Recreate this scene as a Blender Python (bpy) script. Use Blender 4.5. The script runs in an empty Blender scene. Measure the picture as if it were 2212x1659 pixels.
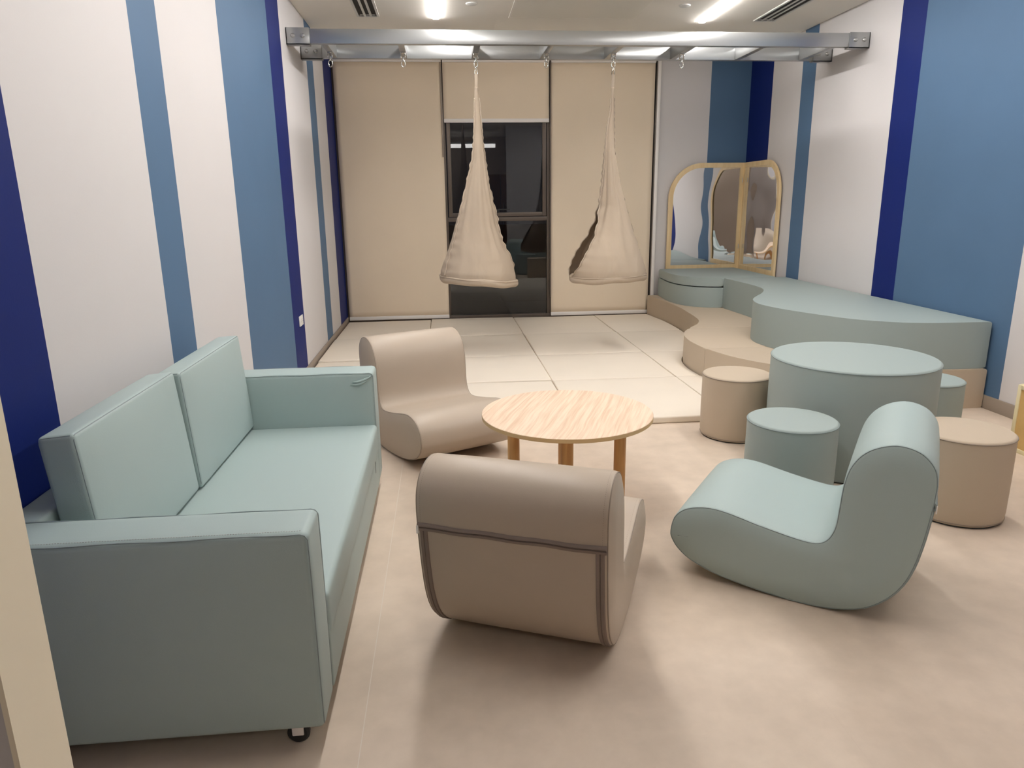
import bpy, bmesh, math, random
from mathutils import Vector, Matrix
random.seed(7)
scene = bpy.context.scene
COL = scene.collection
# ------------------------------------------------------------ camera
F, PITCH, YAW, ROLL, CAMH = 1541.086, 0.2508, 0.0917, -0.0130, 1.55
XL, XR, HC, D = -1.289, 4.004, 3.311, 9.493
fw = Vector((math.sin(YAW)*math.cos(PITCH), math.cos(YAW)*math.cos(PITCH), -math.sin(PITCH)))
rt = Vector((math.cos(YAW), -math.sin(YAW), 0)); up = rt.cross(fw)
rt2 = math.cos(ROLL)*rt + math.sin(ROLL)*up
up2 = -math.sin(ROLL)*rt + math.cos(ROLL)*up
cd = bpy.data.cameras.new('camera'); cam = bpy.data.objects.new('camera', cd); COL.objects.link(cam)
M = Matrix((rt2, up2, -fw)).transposed().to_4x4(); M.translation = Vector((0, 0, CAMH)); cam.matrix_world = M
cd.sensor_width = 36; cd.sensor_fit = 'HORIZONTAL'; cd.lens = 36*F/2212; cd.clip_start = 0.02
scene.camera = cam
# ------------------------------------------------------------ world, exposure, lamp strengths
w = bpy.data.worlds.new('night'); scene.world = w; w.use_nodes = True
w.node_tree.nodes['Background'].inputs[0].default_value = (0.006, 0.007, 0.010, 1)
w.node_tree.nodes['Background'].inputs[1].default_value = 1.0
LAMP_E, LAMP_C = 106.0, (1.0, 0.963, 0.93)
CORRIDOR_E = 11.0
scene.view_settings.view_transform = 'Standard'; scene.view_settings.look = 'None'
scene.view_settings.gamma = 1.0; scene.view_settings.use_curve_mapping = False
scene.view_settings.exposure = -0.35
scene.cycles.use_denoising = True
scene.cycles.max_bounces = 10; scene.cycles.diffuse_bounces = 6; scene.cycles.glossy_bounces = 6
scene.cycles.sample_clamp_indirect = 8.0
scene.cycles.caustics_reflective = False; scene.cycles.caustics_refractive = False

# ------------------------------------------------------------ materials
def lin(c):
    return tuple(((x/255)/12.92 if x/255 <= .04045 else ((x/255+.055)/1.055)**2.4) for x in c)
def mat(name, rgb, rough=.5, metal=0., spec=.5, bump=0., bscale=200., var=0., vscale=3., coat=0.):
    m = bpy.data.materials.new(name); m.use_nodes = True; nt = m.node_tree; b = nt.nodes['Principled BSDF']
    c = lin(rgb); b.inputs['Base Color'].default_value = (*c, 1)
    b.inputs['Roughness'].default_value = rough; b.inputs['Metallic'].default_value = metal
    b.inputs['Specular IOR Level'].default_value = spec; b.inputs['Coat Weight'].default_value = coat
    tc = nt.nodes.new('ShaderNodeTexCoord')
    if var:
        n = nt.nodes.new('ShaderNodeTexNoise'); n.inputs['Scale'].default_value = vscale; n.inputs['Detail'].default_value = 6
        nt.links.new(tc.outputs['Object'], n.inputs['Vector'])
        r = nt.nodes.new('ShaderNodeValToRGB')
        r.color_ramp.elements[0].position = .3; r.color_ramp.elements[1].position = .7
        r.color_ramp.elements[0].color = (*[x*(1-var) for x in c], 1); r.color_ramp.elements[1].color = (*[min(1, x*(1+var)) for x in c], 1)
        nt.links.new(n.outputs['Fac'], r.inputs['Fac']); nt.links.new(r.outputs['Color'], b.inputs['Base Color'])
    if bump:
        n = nt.nodes.new('ShaderNodeTexNoise'); n.inputs['Scale'].default_value = bscale; n.inputs['Detail'].default_value = 3
        nt.links.new(tc.outputs['Object'], n.inputs['Vector'])
        bp = nt.nodes.new('ShaderNodeBump'); bp.inputs['Strength'].default_value = bump; bp.inputs['Distance'].default_value = .002
        nt.links.new(n.outputs['Fac'], bp.inputs['Height']); nt.links.new(bp.outputs['Normal'], b.inputs['Normal'])
    return m
def wood(name, c1, c2, rough=.4, scale=(60, 2.2, 60), rot=0., bump=.06, wave=0.):
    m = bpy.data.materials.new(name); m.use_nodes = True; nt = m.node_tree; b = nt.nodes['Principled BSDF']
    tc = nt.nodes.new('ShaderNodeTexCoord')
    vr = nt.nodes.new('ShaderNodeVectorRotate'); vr.rotation_type = 'Z_AXIS'; vr.inputs['Angle'].default_value = rot
    mp = nt.nodes.new('ShaderNodeMapping'); mp.inputs['Scale'].default_value = scale
    n0 = nt.nodes.new('ShaderNodeTexNoise'); n0.inputs['Scale'].default_value = 1.6; n0.inputs['Detail'].default_value = 2
    mx = nt.nodes.new('ShaderNodeMix'); mx.data_type = 'VECTOR'; mx.inputs['Factor'].default_value = wave
    n = nt.nodes.new('ShaderNodeTexNoise'); n.inputs['Scale'].default_value = 1.0; n.inputs['Detail'].default_value = 5; n.inputs['Distortion'].default_value = .35
    r = nt.nodes.new('ShaderNodeValToRGB'); r.color_ramp.elements[0].position = .34; r.color_ramp.elements[1].position = .62
    r.color_ramp.elements[0].color = (*lin(c1), 1); r.color_ramp.elements[1].color = (*lin(c2), 1)
    L = nt.links.new
    L(tc.outputs['Object'], vr.inputs['Vector']); L(vr.outputs[0], n0.inputs['Vector'])
    L(vr.outputs[0], mx.inputs[4]); L(n0.outputs['Color'], mx.inputs[5]); L(mx.outputs[1], mp.inputs['Vector'])
    L(mp.outputs[0], n.inputs['Vector']); L(n.outputs['Fac'], r.inputs['Fac']); L(r.outputs['Color'], b.inputs['Base Color'])
    bp = nt.nodes.new('ShaderNodeBump'); bp.inputs['Strength'].default_value = bump; bp.inputs['Distance'].default_value = .002
    L(n.outputs['Fac'], bp.inputs['Height']); L(bp.outputs['Normal'], b.inputs['Normal'])
    b.inputs['Roughness'].default_value = rough
    return m
def emis(name, rgb, e):
    m = bpy.data.materials.new(name); m.use_nodes = True; b = m.node_tree.nodes['Principled BSDF']
    b.inputs['Base Color'].default_value = (.8, .8, .8, 1); b.inputs['Emission Color'].default_value = (*rgb, 1)
    b.inputs['Emission Strength'].default_value = e; return m

WHITE = mat('wall_paint_white', (209, 206, 206), .75, spec=.3, bump=.12, bscale=140, var=.015, vscale=1.2)
STEEL = mat('wall_paint_steel_blue', (83, 111, 141), .6, spec=.22, bump=.12, bscale=140, var=.03, vscale=2)
NAVY = mat('wall_paint_navy', (14, 34, 102), .6, spec=.2, bump=.12, bscale=140, var=.03, vscale=2)
CEIL = mat('ceiling_white', (248, 244, 236), .85, spec=.2)
LEATHER_T = mat('teal_leatherette', (167, 184, 183), .48, spec=.38, bump=.14, bscale=420)
SEAM_T = mat('teal_seam', (140, 154, 155), .55, bump=.2, bscale=600)
LEATHER_B = mat('taupe_leatherette', (184, 170, 154), .42, spec=.38, bump=.14, bscale=420)
SEAM_B = mat('taupe_seam', (150, 137, 124), .55, bump=.2, bscale=600)
STITCH = mat('stitching_thread', (188, 186, 184), .7)
ZIP_B = mat('taupe_zip_tape', (134, 119, 110), .7, bump=.4, bscale=900)
FOAM_T = mat('teal_foam_cover', (156, 169, 167), .55, spec=.32, bump=.14, bscale=380)
FOAM_B = mat('taupe_foam_cover', (190, 175, 155), .6, spec=.3, bump=.14, bscale=380)
CREAM = mat('cream_mat_cover', (230, 220, 205), .6, spec=.3, bump=.15, bscale=300, var=.015, vscale=3)
SEAM_C = mat('cream_mat_seam', (176, 166, 146), .7)
BASE = mat('skirting_taupe', (150, 138, 126), .5)
METAL = mat('silver_painted_steel', (178, 180, 180), .28, metal=.7, spec=.5, bump=.03, bscale=60)
ZINC = mat('galvanised_bolt', (200, 200, 198), .3, metal=.9)
CHROME = mat('chrome', (215, 213, 208), .16, metal=1.)
BRONZE = mat('dark_bronze_aluminium', (98, 88, 80), .42, metal=.35)
BLACK = mat('black_rubber', (26, 27, 28), .5)
BLIND = mat('blind_fabric', (233, 217, 194), .8, spec=.2, bump=.25, bscale=700, var=.012, vscale=2.5)
BAR = mat('blind_bar_white', (240, 236, 232), .4)
POD = mat('pod_cotton', (184, 168, 149), .72, spec=.25, bump=.35, bscale=500, var=.015, vscale=6)
def add_creases(m, scale, dist, stretch):
    nt = m.node_tree; b = nt.nodes['Principled BSDF']; tc = nt.nodes.new('ShaderNodeTexCoord')
    mp = nt.nodes.new('ShaderNodeMapping'); mp.inputs['Scale'].default_value = stretch
    n = nt.nodes.new('ShaderNodeTexNoise'); n.inputs['Scale'].default_value = scale; n.inputs['Detail'].default_value = 2.5; n.inputs['Distortion'].default_value = .8
    bp = nt.nodes.new('ShaderNodeBump'); bp.inputs['Strength'].default_value = 1; bp.inputs['Distance'].default_value = dist
    old = b.inputs['Normal'].links[0].from_socket if b.inputs['Normal'].links else None
    nt.links.new(tc.outputs['Object'], mp.inputs['Vector']); nt.links.new(mp.outputs[0], n.inputs['Vector']); nt.links.new(n.outputs['Fac'], bp.inputs['Height'])
    if old: nt.links.new(old, bp.inputs['Normal'])
    nt.links.new(bp.outputs['Normal'], b.inputs['Normal'])
add_creases(POD, 3.2, .035, (1.0, 1.0, .55))
PODHEM = mat('pod_hem_cotton', (190, 174, 155), .75, bump=.4, bscale=300)
PLY = wood('birch_ply', (222, 194, 146), (232, 208, 164), .45, scale=(14, 14, 1.6))
PLYEDGE = mat('pale_ply_edge', (228, 216, 176), .5)
HONEY = wood('honey_oak', (206, 170, 108), (218, 184, 122), .5, scale=(10, 3, 3))
OAK = wood('oak_laminate', (224, 194, 166), (243, 221, 197), .38, scale=(95, 3.2, 1), rot=.38, wave=.06)
OAKEDGE = mat('oak_edge_band', (214, 182, 134), .45)
PINE = wood('pine_leg', (196, 142, 84), (222, 176, 116), .45, scale=(26, 26, 1.6))
PLATE = mat('socket_plastic', (232, 230, 226), .35)
JAMB = mat('cream_jamb_paint', (250, 240, 217), .5, bump=.05, bscale=80)
LAMP = emis('lamp_diffuser', LAMP_C, LAMP_E)
LAMP2 = emis('corridor_lamp_diffuser', LAMP_C, CORRIDOR_E)
HOUS = mat('lamp_housing', (224, 224, 220), .4)
DARK = mat('vent_dark_inside', (40, 38, 36), .8)
DOORW = wood('brown_door_veneer', (128, 92, 68), (150, 112, 86), .5, scale=(16, 3, 1.2))
# floor
def floor_mat():
    m = bpy.data.materials.new('floor_vinyl'); m.use_nodes = True; nt = m.node_tree; b = nt.nodes['Principled BSDF']; L = nt.links.new
    tc = nt.nodes.new('ShaderNodeTexCoord')
    a = nt.nodes.new('ShaderNodeTexNoise'); a.inputs['Scale'].default_value = 1.5; a.inputs['Detail'].default_value = 9; a.inputs['Roughness'].default_value = .62
    s = nt.nodes.new('ShaderNodeTexNoise'); s.inputs['Scale'].default_value = 9; s.inputs['Detail'].default_value = 6
    L(tc.outputs['Object'], a.inputs['Vector']); L(tc.outputs['Object'], s.inputs['Vector'])
    r = nt.nodes.new('ShaderNodeValToRGB'); r.color_ramp.elements[0].position = .32; r.color_ramp.elements[1].position = .68
    r.color_ramp.elements[0].color = (*lin((198, 181, 163)), 1); r.color_ramp.elements[1].color = (*lin((222, 205, 187)), 1)
    r2 = nt.nodes.new('ShaderNodeValToRGB'); r2.color_ramp.elements[0].position = .35; r2.color_ramp.elements[1].position = .65
    r2.color_ramp.elements[0].color = (.93, .93, .93, 1); r2.color_ramp.elements[1].color = (1, 1, 1, 1)
    mx = nt.nodes.new('ShaderNodeMix'); mx.data_type = 'RGBA'; mx.blend_type = 'MULTIPLY'; mx.inputs['Factor'].default_value = 1
    L(a.outputs['Fac'], r.inputs['Fac']); L(s.outputs['Fac'], r2.inputs['Fac'])
    L(r.outputs['Color'], mx.inputs[6]); L(r2.outputs['Color'], mx.inputs[7]); L(mx.outputs[2], b.inputs['Base Color'])
    b.inputs['Roughness'].default_value = .5; b.inputs['Specular IOR Level'].default_value = .4
    bp = nt.nodes.new('ShaderNodeBump'); bp.inputs['Strength'].default_value = .05; bp.inputs['Distance'].default_value = .002
    L(s.outputs['Fac'], bp.inputs['Height']); L(bp.outputs['Normal'], b.inputs['Normal'])
    return m
FLOOR = floor_mat()
WELD = mat('floor_weld_rod', (214, 204, 192), .5)
# acrylic mirror with slight waviness
def mirror_mat():
    m = bpy.data.materials.new('acrylic_mirror'); m.use_nodes = True; nt = m.node_tree; b = nt.nodes['Principled BSDF']
    b.inputs['Base Color'].default_value = (.86, .86, .87, 1); b.inputs['Metallic'].default_value = 1; b.inputs['Roughness'].default_value = .015
    tc = nt.nodes.new('ShaderNodeTexCoord'); n = nt.nodes.new('ShaderNodeTexNoise'); n.inputs['Scale'].default_value = 2.6; n.inputs['Detail'].default_value = 0
    bp = nt.nodes.new('ShaderNodeBump'); bp.inputs['Strength'].default_value = 1; bp.inputs['Distance'].default_value = .006
    nt.links.new(tc.outputs['Object'], n.inputs['Vector']); nt.links.new(n.outputs['Fac'], bp.inputs['Height']); nt.links.new(bp.outputs['Normal'], b.inputs['Normal'])
    return m
MIRROR = mirror_mat()
GLASS = bpy.data.materials.new('window_glass'); GLASS.use_nodes = True
_b = GLASS.node_tree.nodes['Principled BSDF']; _b.inputs['Base Color'].default_value = (.8, .82, .84, 1)
_b.inputs['Roughness'].default_value = .005; _b.inputs['Transmission Weight'].default_value = 1; _b.inputs['IOR'].default_value = 1.5
def perf_mat():
    m = bpy.data.materials.new('perforated_white_metal'); m.use_nodes = True; nt = m.node_tree; b = nt.nodes['Principled BSDF']; L = nt.links.new
    tc = nt.nodes.new('ShaderNodeTexCoord'); v = nt.nodes.new('ShaderNodeTexVoronoi'); v.inputs['Scale'].default_value = 55; v.inputs['Randomness'].default_value = 0
    r = nt.nodes.new('ShaderNodeValToRGB'); r.color_ramp.elements[0].position = .28; r.color_ramp.elements[1].position = .34
    r.color_ramp.elements[0].color = (*lin((190, 184, 172)), 1); r.color_ramp.elements[1].color = (*lin((242, 238, 228)), 1)
    L(tc.outputs['Object'], v.inputs['Vector']); L(v.outputs['Distance'], r.inputs['Fac']); L(r.outputs['Color'], b.inputs['Base Color'])
    b.inputs['Roughness'].default_value = .7; return m
PERF = perf_mat()

# ------------------------------------------------------------ helpers
def finish(name, bm, m, parent=None, smooth=None, loc=None):
    bmesh.ops.recalc_face_normals(bm, faces=bm.faces)
    me = bpy.data.meshes.new(name); bm.to_mesh(me); bm.free()
    for x in (m if isinstance(m, (list, tuple)) else [m]): me.materials.append(x)
    if smooth is not None:
        for p in me.polygons: p.use_smooth = True
        me.set_sharp_from_angle(angle=math.radians(smooth))
    o = bpy.data.objects.new(name, me); COL.objects.link(o)
    if parent: o.parent = parent
    if loc: o.location = loc
    return o
def tag(o, label=None, cat=None, group=None, kind=None):
    if label: o['label'] = label
    if cat: o['category'] = cat
    if group: o['group'] = group
    if kind: o['kind'] = kind
    return o
def thing(name, label, cat, loc=(0, 0, 0), rz=0., group=None):
    o = bpy.data.objects.new(name, None); COL.objects.link(o); o.empty_display_size = .1
    o.location = loc; o.rotation_euler = (0, 0, rz); return tag(o, label, cat, group)
def copy_tree(o, parent=None):
    c = o.copy(); COL.objects.link(c)
    if parent: c.parent = parent
    for ch in list(o.children): copy_tree(ch, c)
    return c
def box(bm, x0, x1, y0, y1, z0, z1, bev=0., mi=0):
    vs = [bm.verts.new((x, y, z)) for z in (z0, z1) for y in (y0, y1) for x in (x0, x1)]
    fs = [bm.faces.new([vs[i] for i in f]) for f in ((0, 2, 3, 1), (4, 5, 7, 6), (0, 1, 5, 4), (2, 6, 7, 3), (0, 4, 6, 2), (1, 3, 7, 5))]
    for f in fs: f.material_index = mi
    if bev:
        es = {e for f in fs for e in f.edges}
        r = bmesh.ops.bevel(bm, geom=list(es), offset=bev, segments=2, affect='EDGES', profile=.5)
        for f in r['faces']: f.material_index = mi
def boxo(name, m, parent, x0, x1, y0, y1, z0, z1, bev=0.):
    bm = bmesh.new(); box(bm, x0, x1, y0, y1, z0, z1, bev); return finish(name, bm, m, parent, smooth=40 if bev else None)
def soft_box(sx, sy, sz, r, bulge=(0, 0, 0), n=5, center=(0, 0, 0), rot=None):
    """padded box with round edges; faces bow outward by bulge"""
    bm = bmesh.new(); H = (sx/2, sy/2, sz/2)
    def line(h):
        t = [0, .25*r, .6*r, r]; inner = [(-h+r)+(2*h-2*r)*i/n for i in range(1, n)]
        return [-h+a for a in t]+inner+[h-a for a in reversed(t)]
    ax = [line(h) for h in H]; cache = {}
    def vert(p):
        k = tuple(round(a, 5) for a in p)
        if k in cache: return cache[k]
        q = Vector([max(-H[i]+r, min(H[i]-r, p[i])) for i in range(3)]); d = Vector(p)-q
        out = q+d.normalized()*r if d.length > 1e-9 else Vector(p)
        for i in range(3):
            j, l = (i+1) % 3, (i+2) % 3
            u, v = p[j]/H[j], p[l]/H[l]
            if abs(abs(p[i])-H[i]) < 1e-6: out[i] += math.copysign(bulge[i]*(1-u*u)*(1-v*v), p[i])
        if rot: out = rot @ out
        cache[k] = bm.verts.new(out+Vector(center)); return cache[k]
    for i in range(3):
        j, l = (i+1) % 3, (i+2) % 3
        for s in (-1, 1):
            for a in range(len(ax[j])-1):
                for b in range(len(ax[l])-1):
                    vs = []
                    for da, db in ((0, 0), (1, 0), (1, 1), (0, 1)):
                        p = [0, 0, 0]; p[i] = s*H[i]; p[j] = ax[j][a+da]; p[l] = ax[l][b+db]; vs.append(vert(p))
                    if len(set(vs)) == 4: bm.faces.new(vs)
    return bm
def tube(bm, pts, r, closed=False, seg=6, mi=0):
    n = len(pts); pts = [Vector(p) for p in pts]; rings = []
    prev = None
    for i, p in enumerate(pts):
        if closed: d = pts[(i+1) % n]-pts[i-1]
        else: d = pts[min(i+1, n-1)]-pts[max(i-1, 0)]
        d.normalize()
        if prev is None:
            a = Vector((0, 0, 1)) if abs(d.z) < .9 else Vector((1, 0, 0)); s = d.cross(a).normalized()
        else:
            s = (prev-d*prev.dot(d)).normalized()
        prev = s; t = d.cross(s); rr = r[i] if isinstance(r, (list, tuple)) else r
        rings.append([bm.verts.new(p+(s*math.cos(2*math.pi*k/seg)+t*math.sin(2*math.pi*k/seg))*rr) for k in range(seg)])
    m_ = n if closed else n-1
    for i in range(m_):
        A, B = rings[i], rings[(i+1) % n]
        off = 0
        if closed and i == n-1:
            off = min(range(seg), key=lambda o: (A[0].co-B[o].co).length)
        for k in range(seg):
            f = bm.faces.new((A[k], A[(k+1) % seg], B[(k+1+off) % seg], B[(k+off) % seg])); f.material_index = mi
    if not closed:
        bm.faces.new(rings[0][::-1]).material_index = mi; bm.faces.new(rings[-1]).material_index = mi
def lathe(bm, prof, seg=64, cx=0, cy=0, mi=0):
    rings = []
    for r, z in prof:
        if r < 1e-6: rings.append([bm.verts.new((cx, cy, z))])
        else: rings.append([bm.verts.new((cx+r*math.cos(2*math.pi*k/seg), cy+r*math.sin(2*math.pi*k/seg), z)) for k in range(seg)])
    for A, B in zip(rings, rings[1:]):
        for k in range(seg):
            k2 = (k+1) % seg
            if len(A) == 1: f = bm.faces.new((A[0], B[k], B[k2]))
            elif len(B) == 1: f = bm.faces.new((A[k], B[0], A[k2]))
            else: f = bm.faces.new((A[k], A[k2], B[k2], B[k]))
            f.material_index = mi
def catmull(pts, n=4, closed=False):
    out = []; N = len(pts); rng = range(N if closed else N-1)
    g = (lambda i: pts[i % N]) if closed else (lambda i: pts[max(0, min(N-1, i))])
    for i in rng:
        p0, p1, p2, p3 = [Vector(g(i+k)) for k in (-1, 0, 1, 2)]
        for k in range(n):
            t = k/n
            out.append(.5*((2*p1)+(p2-p0)*t+(2*p0-5*p1+4*p2-p3)*t*t+(3*p1-p0-3*p2+p3)*t**3))
    if not closed: out.append(Vector(pts[-1]))
    return out
def prism(bm, outline, z0, z1, bev=.0, dome=0., seg=3):
    """outline: list of (x,y) counterclockwise; vertical extrusion with rounded rims"""
    lo = [bm.verts.new((p[0], p[1], z0)) for p in outline]; hi = [bm.verts.new((p[0], p[1], z1)) for p in outline]
    n = len(lo); fb = bm.faces.new(lo[::-1]); ft = bm.faces.new(hi)
    for i in range(n): bm.faces.new((lo[i], lo[(i+1) % n], hi[(i+1) % n], hi[i]))
    if bev:
        bmesh.ops.bevel(bm, geom=list(ft.edges)+list(fb.edges), offset=bev, segments=seg, affect='EDGES', profile=.5, clamp_overlap=True)
def interp(tab, z):
    t = sorted(tab)
    if z <= t[0][0]: return t[0][1]
    for (a, b), (c_, d) in zip(t, t[1:]):
        if z <= c_: return b+(d-b)*(z-a)/(c_-a)
    return t[-1][1]

# ------------------------------------------------------------ room shell
YR = -2.3; YB = 9.62
fl = tag(bpy.data.objects.new('floor', None), kind='structure'); COL.objects.link(fl)
xs = [XL-.05, -.295, 1.15, 2.6, XR+.05]
for i in range(4):
    boxo('vinyl_sheet', FLOOR, fl, xs[i]+(.0012 if i else 0), xs[i+1]-(.0012 if i < 3 else 0), YR, YB+.2, -.03, 0)
boxo('floor_joint', WELD, fl, -.2962, -.2938, YR, YB+.2, -.02, .0002)
for x in (1.15, 2.6): boxo('floor_joint', FLOOR, fl, x-.0012, x+.0012, YR, YB+.2, -.02, .0001)
bm = bmesh.new(); box(bm, XL-.1, XR+.1, YR, YB+.1, HC, HC+.1)
tag(finish('ceiling', bm, CEIL), kind='structure')
def wall_strips(name, axis, pos, cuts, cols, thick, z0=-.02, z1=HC+.02):
    """wall slab whose face is painted in vertical stripes"""
    bm = bmesh.new()
    for (a, b), ci in zip(zip(cuts, cuts[1:]), cols):
        if axis == 'x': box(bm, min(pos, pos+thick), max(pos, pos+thick), a, b, z0, z1, mi=ci)
        else: box(bm, a, b, min(pos, pos+thick), max(pos, pos+thick), z0, z1, mi=ci)
    bmesh.ops.remove_doubles(bm, verts=bm.verts, dist=1e-5)
    seen = {}; dele = []
    for f in bm.faces:
        k = frozenset(v.index for v in f.verts)
    bm.verts.index_update()
    for f in bm.faces:
        k = frozenset(v.index for v in f.verts)
        if k in seen: dele += [f, seen[k]]
        else: seen[k] = f
    bmesh.ops.delete(bm, geom=list(set(dele)), context='FACES_ONLY')
    return tag(finish(name, bm, [WHITE, STEEL, NAVY]), kind='structure')
wall_strips('wall_left', 'x', XL, [YR-.1, -.4, .35, 1.2, 2.398, 3.432, 3.765, 4.775, 6.14, 6.61, 7.81, 8.19, 8.87, YB+.1], [0, 1, 0, 2, 0, 1, 0, 1, 2, 0, 1, 0, 2], -.12)
wall_strips('wall_right', 'x', XR, [YR-.1, .4, 1.6, 2.5, 3.1, 4.67, 6.05, 6.39, 7.82, 8.12, 8.85, YB+.1], [0, 1, 0, 2, 0, 1, 2, 0, 1, 0, 2], .12)
wall_strips('wall_back', 'y', D, [2.815, 3.477, XR+.1], [0, 1], .16)
wall_strips('wall_front', 'y', .805, [XL-.05, -.556], [0], .092)
bm = bmesh.new(); box(bm, 1.6, XR+.05, .805, .897, -.02, HC+.02); tag(finish('wall_front_right', bm, WHITE), kind='structure')
bm = bmesh.new(); box(bm, XL-.1, XR+.1, YR-.12, YR, -.02, HC+.02); tag(finish('wall_rear', bm, mat('rear_wall_brown', (188, 174, 160), .7)), kind='structure')
bm = bmesh.new(); box(bm, -.556, -.549, .80, .902, 0, HC); tag(finish('trim_1', bm, JAMB), kind='structure')
bm = bmesh.new(); box(bm, XL, XL+.014, .9, D-.03, .0, .1, .002); tag(finish('baseboard_left', bm, BASE, smooth=40), kind='structure')
bm = bmesh.new(); box(bm, XR-.014, XR, .9, D, .0, .1, .002); tag(finish('baseboard_right', bm, BASE, smooth=40), kind='structure')
# brown doors across the corridor (seen in the window's reflection)
dr = tag(bpy.data.objects.new('door_1', None), kind='structure'); COL.objects.link(dr); dr.location = (1.7, YR, 0)
boxo('door_leaf', DOORW, dr, -.95, -.01, .0, .045, 0, 2.3, .003); boxo('door_leaf', DOORW, dr, .01, .95, .0, .045, 0, 2.3, .003)
boxo('notice_panel', PLATE, dr, -.72, -.32, .046, .052, 1.2, 1.75)
boxo('pull_handle', CHROME, dr, .06, .09, .06, .09, .8, 1.5, .004)

# ------------------------------------------------------------ window wall
win = tag(bpy.data.objects.new('window_1', None), kind='structure'); COL.objects.link(win)
YF0, YF1 = 9.515, 9.60
def fr(x0, x1, z0, z1, y0=YF0, y1=YF1, name='window_frame'): return boxo(name, BRONZE, win, x0, x1, y0, y1, z0, z1, .004)
fr(XL, 2.815, -.01, .075); fr(XL, 2.815, HC-.06, HC)
fr(XL, -1.235, .075, HC-.06, name='mullion')
fr(.0, .075, .075, HC-.06, name='mullion'); fr(1.362, 1.437, .075, HC-.06, name='mullion'); fr(2.765, 2.815, .075, HC-.06, name='mullion')
fr(.075, 1.362, 1.30, 1.355, name='transom'); fr(.075, 1.362, 2.60, 2.66, name='transom')
# opening sash
sash = fr(.085, .135, 1.36, 2.595, YF0-.02, YF1-.03, 'sash_frame')
for a in ((1.302, 1.352, 1.36, 2.595), (.135, 1.302, 1.36, 1.41), (.135, 1.302, 2.55, 2.595)):
    fr(*a, YF0-.02, YF1-.03, 'sash_frame')
bm = bmesh.new(); box(bm, .70, .74, YF0-.045, YF0-.02, 1.415, 1.45, .003); box(bm, .72, .87, YF0-.058, YF0-.045, 1.44, 1.455, .003)
finish('sash_handle', bm, BLACK, win, 40)
def pane(x0, x1, z0, z1, y=YF0+.03): boxo('pane', GLASS, win, x0, x1, y, y+.008, z0, z1)
pane(.13, 1.31, 1.405, 2.56, YF0+.005); pane(.07, 1.37, .07, 1.305); pane(.07, 1.37, 2.655, HC-.055)
pane(-1.24, .005, .07, HC-.055); pane(1.43, 2.77, .07, HC-.055)
bm = bmesh.new(); box(bm, 2.772, 2.812, 9.455, 9.50, .03, HC-.01, .003); tag(finish('trim_2', bm, BAR, smooth=40), kind='structure')
bm = bmesh.new(); box(bm, 1.395, 1.41, 9.475, 9.512, .3, HC-.01, .003); tag(finish('trim_3', bm, BRONZE, smooth=40), kind='structure')
bm = bmesh.new(); box(bm, .028, .045, 9.475, 9.512, 2.1, HC-.01, .003); tag(finish('trim_4', bm, BASE, smooth=40), kind='structure')
# night outside
bm = bmesh.new(); box(bm, -40, 40, 9.9, 60, -.4, -.3); tag(finish('ground', bm, mat('outside_ground', (40, 40, 42), .9)), kind='structure')
def blind(x0, x1, zb, label):
    t = thing('roller_blind', label, 'blind', ((x0+x1)/2, 9.485, zb), group=None)
    hw = (x1-x0)/2
    bm = bmesh.new(); N = 24; Mz = 40; H = HC-.09-zb
    g = [[bm.verts.new((-hw+2*hw*i/N, .0025*math.sin(i*.7+j*.13)*(1-j/Mz), .03+(H-.03)*j/Mz)) for i in range(N+1)] for j in range(Mz+1)]
    for j in range(Mz):
        for i in range(N): bm.faces.new((g[j][i], g[j][i+1], g[j+1][i+1], g[j+1][i]))
    o = finish('blind_fabric', bm, BLIND, t, 60); s = o.modifiers.new('s', 'SOLIDIFY'); s.thickness = .0015
    boxo('bottom_bar', BAR, t, -hw, hw, -.012, .012, -.004, .042, .004)
    bm = bmesh.new(); tube(bm, [(-hw, .0, H+.02), (hw, .0, H+.02)], .03, seg=16); finish('roller_tube', bm, BAR, t, 40)
    return t
blind(-1.262, .046, .055, 'lowered taupe roller blind in the left bay, next to the striped wall')
blind(.062, 1.385, 2.515, 'half raised taupe roller blind above the uncovered dark window')
blind(1.412, 2.742, .05, 'lowered taupe roller blind right of the dark window, behind the swing')

# ------------------------------------------------------------ ceiling fittings
def lamp(x, y0, y1, label, grp=None):
    t = thing('ceiling_light', label, 'light', (x, (y0+y1)/2, HC), group=grp); hl = (y1-y0)/2
    bm = bmesh.new(); box(bm, -.033, -.028, -hl-.008, hl+.008, -.005, 0); box(bm, .028, .033, -hl-.008, hl+.008, -.005, 0)
    box(bm, -.028, .028, hl, hl+.008, -.005, 0); box(bm, -.028, .028, -hl-.008, -hl, -.005, 0)
    finish('housing', bm, HOUS, t); boxo('diffuser', LAMP, t, -.0275, .0275, -hl, hl, -.017, -.002, .003)
lamp(.005, 1.75, 7.74, 'long white linear ceiling light above the left swing')
lamp(2.715, 1.75, 7.79, 'long white linear ceiling light above the right side of the room')
t = thing('pendant_light', 'horizontal white linear lamp hanging in the corridor, seen only reflected in the dark window', 'light', (.45, -1.2, 3.06))
boxo('housing', HOUS, t, -1.05, 1.05, -.035, .035, .0, .05, .004); boxo('diffuser', LAMP2, t, -1.04, 1.04, -.03, .03, -.10, -.0005, .004)
for s in (-.8, .8):
    bm = bmesh.new(); tube(bm, [(s, 0, .05), (s, 0, HC-3.06)], .003); finish('wire', bm, CHROME, t)
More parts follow.
